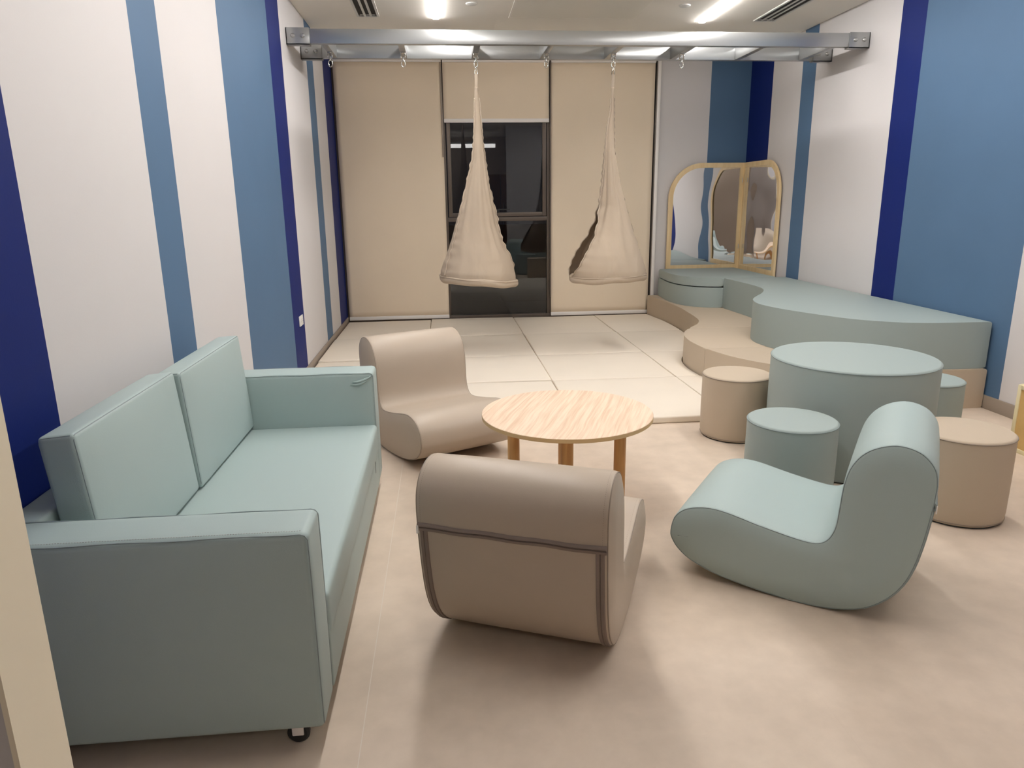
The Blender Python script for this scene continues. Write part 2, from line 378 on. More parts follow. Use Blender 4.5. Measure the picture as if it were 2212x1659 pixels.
def vent(x0, x1, y0, y1, label):
    t = thing('ceiling_vent', label, 'vent', ((x0+x1)/2, (y0+y1)/2, HC)); hx = (x1-x0)/2; hy = (y1-y0)/2
    boxo('backing', DARK, t, -hx+.02, hx-.02, -hy+.02, hy-.02, -.004, -.0005)
    bm = bmesh.new(); e = .022
    box(bm, -hx, -hx+e, -hy, hy, -.012, 0); box(bm, hx-e, hx, -hy, hy, -.012, 0); box(bm, -hx+e, hx-e, -hy, -hy+e, -.012, 0); box(bm, -hx+e, hx-e, hy-e, hy, -.012, 0)
    finish('frame', bm, HOUS, t)
    wd = 2*(hx-e)/3
    for k in (1, 2): boxo('slat', HOUS, t, -hx+e+wd*k-.011, -hx+e+wd*k+.011, -hy+e, hy-e, -.010, -.004)
    for k in range(3): boxo('damper', HOUS, t, -hx+e+wd*k+.012, -hx+e+wd*(k+1)-.012, hy-.07, hy-.058, -.009, -.0045)
vent(-.755, -.54, 6.3, 7.69, 'white slotted ceiling vent near the left wall')
vent(3.235, 3.46, 6.3, 7.72, 'white slotted ceiling vent near the right wall')
for x, y, l in ((.335, 7.20, 'small round white ceiling disc between the lamp and the perforated panel'), (2.335, 7.18, 'small round white ceiling disc left of the right lamp')):
    bm = bmesh.new(); lathe(bm, [(0, -.012), (.045, -.012), (.052, -.008), (.054, 0)], 32); tag(finish('ceiling_disc', bm, HOUS, smooth=40, loc=(x, y, HC)), l, 'detector')
t = thing('ceiling_panel', 'perforated white metal access panel in the middle of the ceiling', 'panel', (1.36, 6.85, HC))
boxo('perforated_sheet', PERF, t, -.62, .62, -.83, .83, -.006, -.0005)
bm = bmesh.new(); box(bm, -.64, -.62, -.85, .85, -.007, 0); box(bm, .62, .64, -.85, .85, -.007, 0); box(bm, -.62, .62, .83, .85, -.007, 0); box(bm, -.62, .62, -.85, -.83, -.007, 0)
finish('panel_frame', bm, CEIL, t)

# ------------------------------------------------------------ suspension frame
ZB0, ZB1 = 2.897, 3.016
rig = thing('suspension_frame', 'silver steel ladder frame spanning the room below the ceiling', 'frame', (0, 6.854, 0))
boxo('long_beam', METAL, rig, XL+.012, XR-.012, 0, .06, ZB0, ZB1, .004)
boxo('long_beam', METAL, rig, XL+.012, XR-.012, .66, .72, ZB0, ZB1, .004)
HX = [-.975, -.310, .363, 1.029, 1.673, 2.342, 3.01, 3.68]
for x in HX: boxo('cross_beam', METAL, rig, x-.028, x+.028, .0605, .6595, ZB0+.001, ZB1-.001, .003)
def bracket(side, y):
    e = XL if side < 0 else XR; s = -side   # s points into the room
    b = bmesh.new()
    xs_ = sorted((e+s*.001, e+s*.20)); box(b, xs_[0], xs_[1], y-.009, y-.001, ZB0-.012, ZB1+.006, .001)
    box(b, xs_[0], xs_[1], y-.009, y+.069, ZB0-.012, ZB0-.002, .001)
    box(b, xs_[0], xs_[1], y+.061, y+.069, ZB0-.012, ZB1+.006, .001)
    xe = sorted((e+s*.0005, e+s*.010)); box(b, xe[0], xe[1], y-.009, y+.069, ZB0-.012, ZB1+.006, .001)
    o = finish('wall_bracket', b, METAL, rig, 40)
    for k in (.06, .145):
        bb = bmesh.new(); lathe(bb, [(0, -.020), (.011, -.018), (.018, -.008), (.018, 0)], 16)
        bmesh.ops.rotate(bb, verts=bb.verts, matrix=Matrix.Rotation(math.radians(-90), 3, 'X'), cent=(0, 0, 0))
        for v_ in bb.verts: v_.co.y = -abs(v_.co.y)
        bmesh.ops.translate(bb, verts=bb.verts, vec=(e+s*k, y-.009, (ZB0+ZB1)/2))
        finish('bolt', bb, ZINC, o, 40)
for s in (-1, 1):
    for y in (0, .66): bracket(s, y)
def oval(bm, cx, cy, cz, rx, rz, r, plane='xz', a0=0, n=24):
    pts = []
    for k in range(n):
        a = 2*math.pi*k/n; u, v_ = rx*math.cos(a), rz*math.sin(a)
        pts.append((cx+u, cy, cz+v_) if plane == 'xz' else (cx, cy+u, cz+v_))
    tube(bm, pts, r, closed=True, seg=8)
HOOKY = .366
for x in HX[:6]:
    b = bmesh.new(); box(b, x-.022, x+.022, HOOKY-.016, HOOKY+.016, ZB0-.008, ZB0, .001)
    box(b, x-.022, x-.014, HOOKY-.013, HOOKY+.013, ZB0-.052, ZB0-.008, .001); box(b, x+.014, x+.022, HOOKY-.013, HOOKY+.013, ZB0-.052, ZB0-.008, .001)
    tube(b, [(x-.026, HOOKY, ZB0-.04), (x+.026, HOOKY, ZB0-.04)], .005, seg=10)
    tube(b, [(x, HOOKY, ZB0-.04), (x, HOOKY, ZB0-.074)], .009, seg=10)
    o = finish('swivel_hook', b, CHROME, rig, 40)
    b = bmesh.new(); oval(b, x, HOOKY, ZB0-.098, .017, .029, .0045); finish('link', b, CHROME, o, 60)

# ------------------------------------------------------------ swing pods
def pod(hx, Lt, Rt, phi, seatc, seatr, tilt, label, alpha_tab, flat=1.0, seed=1):
    HY = 6.854+HOOKY
    t = thing('pod_swing', label, 'swing', (hx, HY, .75))
    z0 = .80; ztop = 2.60
    NA, NZ = 96, 110
    rnd = random.Random(seed); ph = [rnd.uniform(0, 6.28) for _ in range(12)]
    def ell(z):
        l, r = interp(Lt, z)-hx, interp(Rt, z)-hx
        return (l+r)/2, max(.010, (r-l)/2)
    def P(s, z, off=0.):
        """s 0..1 round the pod from one hem to the other"""
        al = interp(alpha_tab, z); th = phi+al+(2*math.pi-2*al)*s
        cx, a = ell(z); b = a*flat if z < 2.2 else a*(flat*(2.6-z)/.4+.6*(z-2.2)/.4)
        if z > 2.3: b = max(b, .006)
        k = max(0., min(1., (z-z0)/(ztop-z0)))
        amp = .010*math.sin(math.pi*min(1, k*1.3+.05))
        edge = min(s, 1-s); e2 = math.exp(-edge*16); mid = math.exp(-abs(s-.5)*16)
        fold = amp*(math.sin(th*5+ph[0]+2*k)+.7*math.sin(th*9+ph[1]-4*k)+.5*math.sin(th*15+ph[2]+3*k))*.6+.0022*math.sin(z*9+th*4+ph[9])*math.sin(z*23-th*3+ph[10])*min(1, (1-k)*2)
        puck = (math.exp(-edge*30)+math.exp(-abs(s-.5)*30))*.006*(.25+min(1, (1-k)*2))*math.sin(z*60+ph[3]+3*math.sin(z*7+ph[4]))*(1 if k > .03 else 0)
        rr = 1+(fold+puck)/max(a, .05)
        x = cx+a*rr*math.cos(th); y = b*rr*math.sin(th)
        zz = z+tilt*(x-seatc)*(1-k)**3
        if off:
            x += off*math.cos(th); y += off*math.sin(th)
        return Vector((x, y, zz-.75))
    bm = bmesh.new(); grid = []
    for j in range(NZ+1):
        kk = (j/NZ)**1.15; z = z0+(ztop-z0)*kk
        grid.append([bm.verts.new(P(i/NA, z)) for i in range(NA+1)])
    for j in range(NZ):
        for i in range(NA): bm.faces.new((grid[j][i], grid[j][i+1], grid[j+1][i+1], grid[j+1][i]))
    o = finish('fabric_shell', bm, POD, t, 70); s = o.modifiers.new('s', 'SOLIDIFY'); s.thickness = .003; s.offset = 0
    for s0, nm in ((0, 'hem'), (1, 'hem'), (.5, 'back_seam')):
        bm = bmesh.new(); rows = []
        for j in range(90):
            z = z0+.02+(ztop-.12-z0)*j/89; wd = .018/(2*math.pi*max(.03, ell(z)[1]))*1.0; wd = min(wd, .12)
            sa, sb = (s0, s0+wd) if s0 == 0 else ((s0-wd, s0) if s0 == 1 else (s0-wd*.6, s0+wd*.6))
            pk = .003*math.sin(j*1.9+ph[5])
            rows.append([bm.verts.new(P(sa, z, .0045+pk)), bm.verts.new(P((sa+sb)/2, z, .009+pk)), bm.verts.new(P(sb, z, .0035))])
        for A, B in zip(rows, rows[1:]):
            for k in (0, 1): bm.faces.new((A[k], A[k+1], B[k+1], B[k]))
        o = finish(nm, bm, PODHEM, t, 70); s = o.modifiers.new('s', 'SOLIDIFY'); s.thickness = .004; s.offset = 0
    # seat cushion
    bm = bmesh.new(); R = seatr; th = .036
    prof = [(0, .045-.035)]+[(R*q, .04-.012*(1-q*q)) for q in (.3, .6, .85)]+[(R-th*.6+th*.9*math.cos(a), th*math.sin(a)) for a in [math.radians(d) for d in (70, 45, 20, 0, -25, -50, -75)]]+[(R*.8, -th-.004), (R*.45, -th-.012), (0, -th-.014)]
    lathe(bm, prof, 72)
    for v_ in bm.verts:
        a = math.atan2(v_.co.y, v_.co.x); q = math.hypot(v_.co.x, v_.co.y)/R
        v_.co.z += q*q*(.006*math.sin(3*a+ph[6])+.004*math.sin(7*a+ph[7]))
        f = 1+.010*math.sin(5*a+ph[8])*q; v_.co.x *= f; v_.co.y *= f*flat
        v_.co.z += tilt*v_.co.x; v_.co.x += seatc
    bmesh.ops.translate(bm, verts=bm.verts, vec=(0, 0, z0-.75-.012)); finish('seat_cushion', bm, POD, t, 60)
    bm = bmesh.new(); pts = []
    for k in range(72):
        a = 2*math.pi*k/72; x = (R+.008)*math.cos(a); pts.append((seatc+x, (R+.008)*flat*math.sin(a), z0-.75-.012+.022+tilt*x))
    tube(bm, pts, .004, True, 6); finish('seat_piping', bm, PODHEM, t, 60)
    # strap loop and carabiner
    boxo('strap', PODHEM, t, -.014, .014, -.004, .004, 2.555-.75, 2.715-.75, .0015)
    bm = bmesh.new(); zc = 2.742-.75
    tube(bm, [(-.014, 0, zc-.03), (.014, 0, zc-.03), (.006, 0, zc+.022), (.0, 0, zc+.032), (-.006, 0, zc+.022)], .0035, True, 8)
    tube(bm, [(-.006, 0, zc+.022), (0, 0, zc+.034), (.006, 0, zc+.022)], .0055, seg=8); finish('carabiner', bm, CHROME, t, 60)
L1 = [(2.6, .349), (2.58, .345), (2.285, .333), (2.124, .322), (1.952, .303), (1.754, .251), (1.62, .212), (1.361, .136), (1.156, .074), (.989, .011), (.863, -.036), (.80, -.040)]
R1 = [(2.6, .377), (2.58, .377), (2.285, .399), (2.134, .408), (1.985, .424), (1.752, .452), (1.586, .482), (1.315, .538), (1.147, .60), (1.004, .67), (.87, .706), (.80, .712)]
pod(.363, L1, R1, math.radians(28), -.022, .385, -.085, 'left beige fabric pod swing, closed side to the room, in front of the dark window',
    [(.80, 0.0), (.86, .25), (1.0, .60), (1.2, .72), (1.5, .50), (1.8, .32), (2.1, .3), (2.3, .6), (2.6, .5)], flat=.92, seed=3)
L2 = [(2.6, 1.660), (2.55, 1.662), (2.404, 1.660), (2.23, 1.628), (1.964, 1.606), (1.71, 1.588), (1.492, 1.560), (1.358, 1.510), (1.213, 1.435), (1.109, 1.355), (1.019, 1.295), (.932, 1.262), (.87, 1.262), (.80, 1.275)]
R2 = [(2.6, 1.686), (2.55, 1.685), (2.404, 1.686), (2.23, 1.692), (1.994, 1.706), (1.7, 1.761), (1.489, 1.823), (1.33, 1.874), (1.192, 1.921), (1.099, 1.958), (.982, 1.995), (.912, 2.022), (.855, 2.045), (.80, 2.048)]
pod(1.673, L2, R2, math.radians(183), -.012, .385, .03, 'right beige fabric pod swing with its dark opening to the left',
    [(.80, 0.0), (.845, .30), (.93, .56), (1.05, .66), (1.2, .64), (1.35, .5), (1.48, .2), (1.6, .10), (2.0, .1), (2.6, .1)], flat=.92, seed=9)

# ------------------------------------------------------------ foam steps and blocks
taupe_curve = [(2.715, 9.40), (2.745, 9.1), (2.775, 8.7), (2.772, 8.2), (2.745, 7.85), (2.71, 7.5), (2.665, 7.27), (2.575, 7.07), (2.44, 6.88), (2.31, 6.67), (2.235, 6.46), (2.20, 6.22), (2.203, 6.0), (2.225, 5.82), (2.295, 5.55), (2.38, 5.36), (2.48, 5.21), (2.65, 5.06), (2.9, 4.93), (3.2, 4.855), (3.6, 4.81), (3.95, 4.80)]
teal_curve = [(3.245, 8.10), (3.262, 7.75), (3.275, 7.40), (3.255, 7.12), (3.19, 6.915), (3.07, 6.70), (2.93, 6.50), (2.825, 6.33), (2.762, 6.16), (2.742, 6.0), (2.768, 5.80), (2.83, 5.60), (2.95, 5.33), (3.09, 5.09), (3.3, 4.92), (3.5, 4.85), (3.72, 4.83), (3.95, 4.822)]
TC = [Vector((*p, 0)) for p in taupe_curve]; TC = catmull(TC, 5)
KC = catmull([Vector((*p, 0)) for p in teal_curve], 5)
def block(name, curve, xback, z0, z1, m, ms, label, cat, grp, bev=.014, zips=True):
    cx = sum(p[0] for p in curve)/len(curve); cy = sum(p[1] for p in curve)/len(curve)
    t = thing(name, label, cat, (cx, cy, z0), group=grp)
    pts = [(p[0]-cx, p[1]-cy) for p in curve]+[(xback-cx, curve[-1][1]-cy), (xback-cx, curve[0][1]-cy)]
    # drop duplicates, keep counter-clockwise
    q = [pts[0]]
    for p in pts[1:]:
        if math.dist(p, q[-1]) > .003 and math.dist(p, pts[0]) > .003: q.append(p)
    bm = bmesh.new(); prism(bm, q, 0, z1-z0, bev)
    finish('foam_block', bm, m, t, 35)
    bm = bmesh.new(); e = bev*.3
    fr_ = [Vector((p[0]-cx, p[1]-cy, z1-z0-bev*.32)) for p in curve]
    # push seam just out of the rounded rim
    out = []
    for i, p in enumerate(fr_):
        d = (fr_[min(i+1, len(fr_)-1)]-fr_[max(i-1, 0)]).normalized(); nrm = Vector((d.y, -d.x, 0))
        c0 = Vector((xback-cx, 0, 0))-p
        if nrm.dot(c0) > 0: nrm = -nrm
        out.append(p-nrm*bev*.30)
    tube(bm, out[1:-1], .0024, seg=6); finish('top_seam', bm, ms, t, 60)
    return t
def cut(curve, ya, yb):
    c = [p for p in curve if yb <= p[1] <= ya]
    def at(y):
        for a, b in zip(curve, curve[1:]):
            if (a[1]-y)*(b[1]-y) <= 0: k = (a[1]-y)/((a[1]-b[1]) or 1); return Vector((a[0]+(b[0]-a[0])*k, y, 0))
    r = list(c)
    if r[0][1] < ya-1e-4 and at(ya): r.insert(0, at(ya))
    if r[-1][1] > yb+1e-4 and at(yb): r.append(at(yb))
    return r
XW = 3.985
G = 'taupe foam steps in the corner'
for ya, yb, l in ((9.40, 6.843, 'taupe foam step block in the back corner under the round teal seat'), (6.839, 5.862, 'short taupe foam step block with the bulging front, middle of the three'), (5.858, 4.80, 'taupe foam step block nearest the camera, under the wide teal block')):
    block('foam_step', cut(TC, ya, yb), XW, 0, .30, FOAM_B, SEAM_B, l, 'step', G)
seat_curve = catmull([Vector((*p, 0)) for p in [(2.853, 9.385), (2.815, 9.0), (2.805, 8.72), (2.84, 8.48), (2.92, 8.30), (3.06, 8.175), (3.245, 8.115)]], 5)
block('foam_block_seat', seat_curve, 3.90, .301, .535, FOAM_T, SEAM_T, 'lower teal foam block with the curved end beneath the round cushion', 'foam block', None)
block('foam_cushion', seat_curve, 3.90, .548, .65, FOAM_T, SEAM_T, 'thick teal cushion lying on the curved foam block before the mirror', 'cushion', None, bev=.028)
block('foam_platform', KC, XW, .301, .65, FOAM_T, SEAM_T, 'large wavy teal foam platform along the right wall', 'foam block', None)

# ------------------------------------------------------------ floor mats
cols = [-1.268, -.196, .892, 1.985]; rows = [9.40, 8.14, 6.97, 5.905, 4.73]
rown = ['row nearest the windows', 'second row from the windows', 'third row from the windows', 'front row']
coln = ['at the left wall', 'second from the left wall', 'third from the left wall, under the swings\' side']
coln = ['against the left wall', 'second from the left wall', 'third from the left wall']
rr = random.Random(4)
for j in range(4):
    for i in range(3):
        x0, x1 = cols[i], cols[i+1]; y1, y0 = rows[j], rows[j+1]; g = .010
        sk = rr.uniform(-.012, .012)
        th = .043+rr.uniform(0, .014)
        t = thing('floor_mat', 'cream foam mat in the %s, %s' % (rown[j], coln[i]), 'mat', ((x0+x1)/2, (y0+y1)/2, .0005), group='cream floor mats')
        bm = soft_box(x1-x0-.004-rr.uniform(0, .004), y1-y0-g-rr.uniform(0, .012), th, .012, (0, 0, .007), n=8, center=(0, 0, th/2), rot=Matrix.Rotation(rr.uniform(-.003, .003), 3, 'Z'))
        for v_ in bm.verts:
            if v_.co.z > th*.5: v_.co.z += .0025*math.sin(v_.co.x*5+i*2+j)*math.sin(v_.co.y*4+j*3)
            else: v_.co.z = max(0., v_.co.z)
        finish('mat_cover', bm, CREAM, t, 50)
        bm = bmesh.new(); hx, hy = (x1-x0)/2-.012, (y1-y0)/2-.014
        tube(bm, [(-hx, -hy+.004, th-.004), (hx, -hy+.004, th-.004)], .002); finish('mat_seam', bm, SEAM_C, t, 60)
for j in range(4):
    y1, y0 = rows[j]-.003, rows[j+1]+.003
    cv = [Vector((p[0]-.012, p[1], 0)) for p in TC]
    edge = [p for p in cut([p for p in cv if p[0] < 2.83 or p[1] > 6], y1, max(y0, 4.95))]
    if j == 3: edge += [Vector((2.83, 4.93, 0)), Vector((2.83, y0, 0))]
    x0 = cols[3]+.004; cx, cy = x0, (y0+y1)/2
    outl = [(x0-cx, y1-cy), (x0-cx, y0-cy)]+[(p[0]-cx, p[1]-cy) for p in reversed(edge)]
    t = thing('floor_mat', 'cream foam mat in the %s, beside the taupe steps' % rown[j], 'mat', (cx, cy, .0005), group='cream floor mats')
    bm = bmesh.new(); prism(bm, outl, 0, .048, .008); finish('mat_cover', bm, CREAM, t, 35)

# ------------------------------------------------------------ corner mirror
def arch_outline(w_, z0, z1, rad, side, n=18):
    """panel outline in (u,z); rounded top corner at u=0 if side<0 else at u=w"""
    if side < 0:
        p = [(0, z0)]+[(rad-rad*math.cos(a), z1-rad+rad*math.sin(a)) for a in [math.pi/2*k/n for k in range(n+1)]]+[(w_, z1), (w_, z0)]
    return p
def frame_panel(parent, w_, rad, origin, udir, ndir, label=None):
    """udir along the panel from rounded edge to the hinge; ndir into the room"""
    z0, z1, e, eb = .305, 2.0, .060, .060; zb = .69
    O = Vector(origin); U = Vector(udir); N = Vector(ndir)
    outer = [(0, z0)]+[(rad-rad*math.cos(a), z1-rad+rad*math.sin(a)) for a in [math.pi/2*k/16 for k in range(17)]]+[(w_, z1), (w_, z0)]
    ri = rad-e
    inner = [(e, zb)]+[(e+ri-ri*math.cos(a), z1-e-ri+ri*math.sin(a)) for a in [math.pi/2*k/16 for k in range(17)]]+[(w_-e, z1-e), (w_-e, zb)]
    bm = bmesh.new(); th = .028
    def V(p, d): return bm.verts.new(O+U*p[0]+Vector((0, 0, p[1]))+N*d)
    of, inf, ob, inb = [V(p, th) for p in outer], [V(p, th) for p in inner], [V(p, 0) for p in outer], [V(p, 0) for p in inner]
    n = len(outer)
    for i in range(n):
        k = (i+1) % n
        bm.faces.new((of[i], of[k], inf[k], inf[i])); bm.faces.new((ob[i], inb[i], inb[k], ob[k]))
        bm.faces.new((of[i], ob[i], ob[k], of[k])); bm.faces.new((inf[i], inf[k], inb[k], inb[i]))
    fo = finish('wooden_frame', bm, PLY, parent, 30)
    bm = bmesh.new(); vs = [bm.verts.new(O+U*p[0]+Vector((0, 0, p[1]))+N*.016) for p in inner]; vb = [bm.verts.new(O+U*p[0]+Vector((0, 0, p[1]))+N*.010) for p in inner]
    bm.faces.new(vs); bm.faces.new(vb[::-1])
    for i in range(n): bm.faces.new((vs[i], vs[(i+1) % n], vb[(i+1) % n], vb[i]))
    finish('mirror_pane', bm, MIRROR, parent)
mt = thing('corner_mirror', 'two winged arched mirror in a pale plywood frame standing in the back corner', 'mirror', (3.94, 9.46, 0))
frame_panel(mt, 3.962-2.955, .44, (2.955-3.94, -.028, 0), (1, 0, 0), (0, -1, 0))
frame_panel(mt, 9.43-8.345, .40, (.038, 8.345-9.46, 0), (0, 1, 0), (-1, 0, 0))
for z in (.9, 1.75):
    b = bmesh.new(); tube(b, [(-.012, -.08, z), (-.012, -.08, z+.06)], .005, seg=8); finish('hinge', b, ZINC, mt, 50)

# ------------------------------------------------------------ sofa
sf = thing('sofa', 'pale teal two seat leatherette sofa on castors at the left wall', 'sofa', (-.83, 2.84, 0))
SX, SY = -.83, 2.84
def spart(name, x0, x1, y0, y1, z0, z1, r, bulge=(0, 0, 0), m=LEATHER_T, n=6, parent=sf):
    bm = soft_box(x1-x0, y1-y0, z1-z0, r, bulge, n, center=((x0+x1)/2-SX, (y0+y1)/2-SY, (z0+z1)/2)); return finish(name, bm, m, parent, 60)
YN0, YN1, YFa0, YFa1 = 1.806, 1.98, 3.69, 3.868
spart('back_panel', -1.272, -1.165, YN1-.002, YFa0+.002, .07, .689, .012)
spart('base', -1.165, -.402, YN1+.001, YFa0-.001, .075, .255, .012)
spart('seat_cushion', -1.16, -.386, YN1+.002, YFa0-.002, .256, .408, .02, (.006, 0, .012))
# upholstered front apron hanging down from the seat
spart('front_apron', -.41, -.390, YN1+.003, YFa0-.003, .078, .30, .008, (.003, 0, 0))
for (y0, y1, s) in ((YN0, YN1, -1), (YFa0, YFa1, 1)):
    a = spart('armrest', -1.272, -.392, y0, y1, .07, .69, .020, (.004, .010, .004))
    # piping round the front and along the top
    yo, yi = (y0, y1) if s < 0 else (y1, y0)
    for yy, sg in ((yo, -s), (yi, s)):
        bm = bmesh.new(); off = .0035
        z = .69-off; x = -.392-off; y_ = yy+(off if yy == y0 else -off)
        path = [(-1.262-SX, y_-SY, z-.0)]+[(-1.262+(.852)*k/20-SX, y_-SY, z+.0015*math.sin(k*.9)) for k in range(1, 20)]+[(x-.018-SX, y_-SY, z), (x-.006-SX, y_-SY, z-.004), (x-SX+.0015, y_-SY, z-.016)]+[(x+.002-SX, y_-SY, z-.02-(z-.11)*k/10) for k in range(1, 11)]
        tube(bm, path,   .0018, seg=6); finish('piping', bm, SEAM_T, a, 60)
    # stitch dashes beside the outer piping
    bm = bmesh.new(); yy = yo+(.016 if yo == y0 else -.016)
    for k in range(120):
        x = -1.25+.84*k/120; box(bm, x-SX, x+.0038-SX, yy-.0006-SY, yy+.0006-SY, .6915, .6925)
    o = finish('stitching', bm, STITCH, a); o['kind'] = 'stuff'
# wrinkle of loose cover at the far arm's inner front corner
for k, (dx, dz) in enumerate(((0, 0), (.012, -.016))):
    bm = bmesh.new(); pts = [(-.40-.10*q-dx-SX, YFa0-.003-SY, .672+dz-.03*math.sin(q*1.6)-.012*q+(.014*q*q)) for q in [i/9 for i in range(10)]]
    tube(bm, pts, [.002+.006*math.sin(math.pi*i/9) for i in range(10)], seg=8); finish('cover_wrinkle', bm, LEATHER_T, sf, 60)
def back_cushion(y0, y1, xf0, xf1, zt, th):
    w_ = y1-y0; H = zt-.413; lean = math.atan2(xf0-xf1, H)
    R_ = Matrix.Rotation(-lean, 3, 'Y'); c_ = Vector(((xf0+xf1)/2-th/2*math.cos(lean)-SX, (y0+y1)/2-SY, .413+H/2+.004))
    o = finish('back_cushion', soft_box(th, w_, H/math.cos(lean)-th*math.sin(lean)*.5, .014, (.020, .003, .004), 8, center=c_, rot=R_), LEATHER_T, sf, 60)
    hh = (H/math.cos(lean)-th*math.sin(lean)*.5)/2
    for sx in (1, -1):
        bm = bmesh.new(); q = .0042
        loc = [(sx*(th/2-q), -w_/2+q, -hh+.02), (sx*(th/2-q), -w_/2+q, hh-.02), (sx*(th/2-q), -w_/2+q+.006, hh-.006), (sx*(th/2-q), -w_/2+.02, hh-q), (sx*(th/2-q), w_/2-.02, hh-q), (sx*(th/2-q), w_/2-q-.006, hh-.006), (sx*(th/2-q), w_/2-q, hh-.02), (sx*(th/2-q), w_/2-q, -hh+.02)]
        tube(bm, [R_ @ Vector(p)+c_ for p in loc],   .0018, seg=6); finish('piping', bm, SEAM_T, o, 60)
    for yy in (-w_/2+.0045, ):
        bm = bmesh.new(); tube(bm, [R_ @ Vector((-th/2+.012, yy, hh-.004))+c_, R_ @ Vector((th/2-.012, yy, hh-.004))+c_],   .0018, seg=6); finish('piping', bm, SEAM_T, o, 60)
back_cushion(2.048, 2.838, -1.028, -1.072, .915, .105)
back_cushion(2.846, 3.684, -1.020, -1.052, .905, .105)
for (x, y) in ((-.478, 1.850), (-.478, 3.81), (-1.18, 1.865), (-1.18, 3.81)):
    bm = bmesh.new(); box(bm, x-SX-.017, x-SX+.017, y-SY-.0165, y-SY+.0165, .030, .0705, .003); c_ = finish('castor', bm, BAR, sf, 40)
    bm = bmesh.new()
    lathe(bm, [(0, -.013), (.026, -.013), (.033, -.006), (.033, .006), (.026, .013), (0, .013)], 24)
    bmesh.ops.rotate(bm, verts=bm.verts, matrix=Matrix.Rotation(math.pi/2, 3, 'X'), cent=(0, 0, 0)); bmesh.ops.translate(bm, verts=bm.verts, vec=(x-SX, y-SY, .0335)); finish('wheel', bm, BLACK, c_, 40)
for z in (.18,):
    bm = bmesh.new(); box(bm, -.3895-SX, -.3885-SX, YFa0-.19-SY, YFa0-.175-SY, .20, .26); finish('care_tag', bm, BLACK, sf)

# ------------------------------------------------------------ rocker seats
RP = [(-.70, .19), (-.686, .255), (-.647, .300), (-.590, .324), (-.53, .332), (-.47, .327), (-.41, .315), (-.33, .298), (-.25, .284), (-.195, .276), (-.15, .272), (-.113, .276), (-.085, .297), (-.068, .331), (-.060, .368), (-.056, .42), (-.053, .477), (-.048, .534), (-.035, .592), (-.011, .64), (.022, .675), (.062, .698), (.11, .711), (.156, .707), (.197, .690), (.228, .660), (.246, .625), (.253, .58), (.252, .53), (.248, .48), (.242, .42), (.232, .34), (.215, .25), (.187, .17), (.14, .10), (.07, .042), (-.02, .012), (-.1, .001), (-.2, 0), (-.31, .008), (-.42, .022), (-.514, .04), (-.605, .073), (-.662, .113), (-.692, .155)]
RP = [(s*.987, max(0, (z-.02)*.987+.020)) for s, z in RP]
RC = [(p.x, p.z) for p in catmull([Vector((s, 0, z)) for s, z in RP], 3, True)]
zmin = min(p[1] for p in RC); RC = [(a, b-zmin) for a, b in RC]
RW = .655
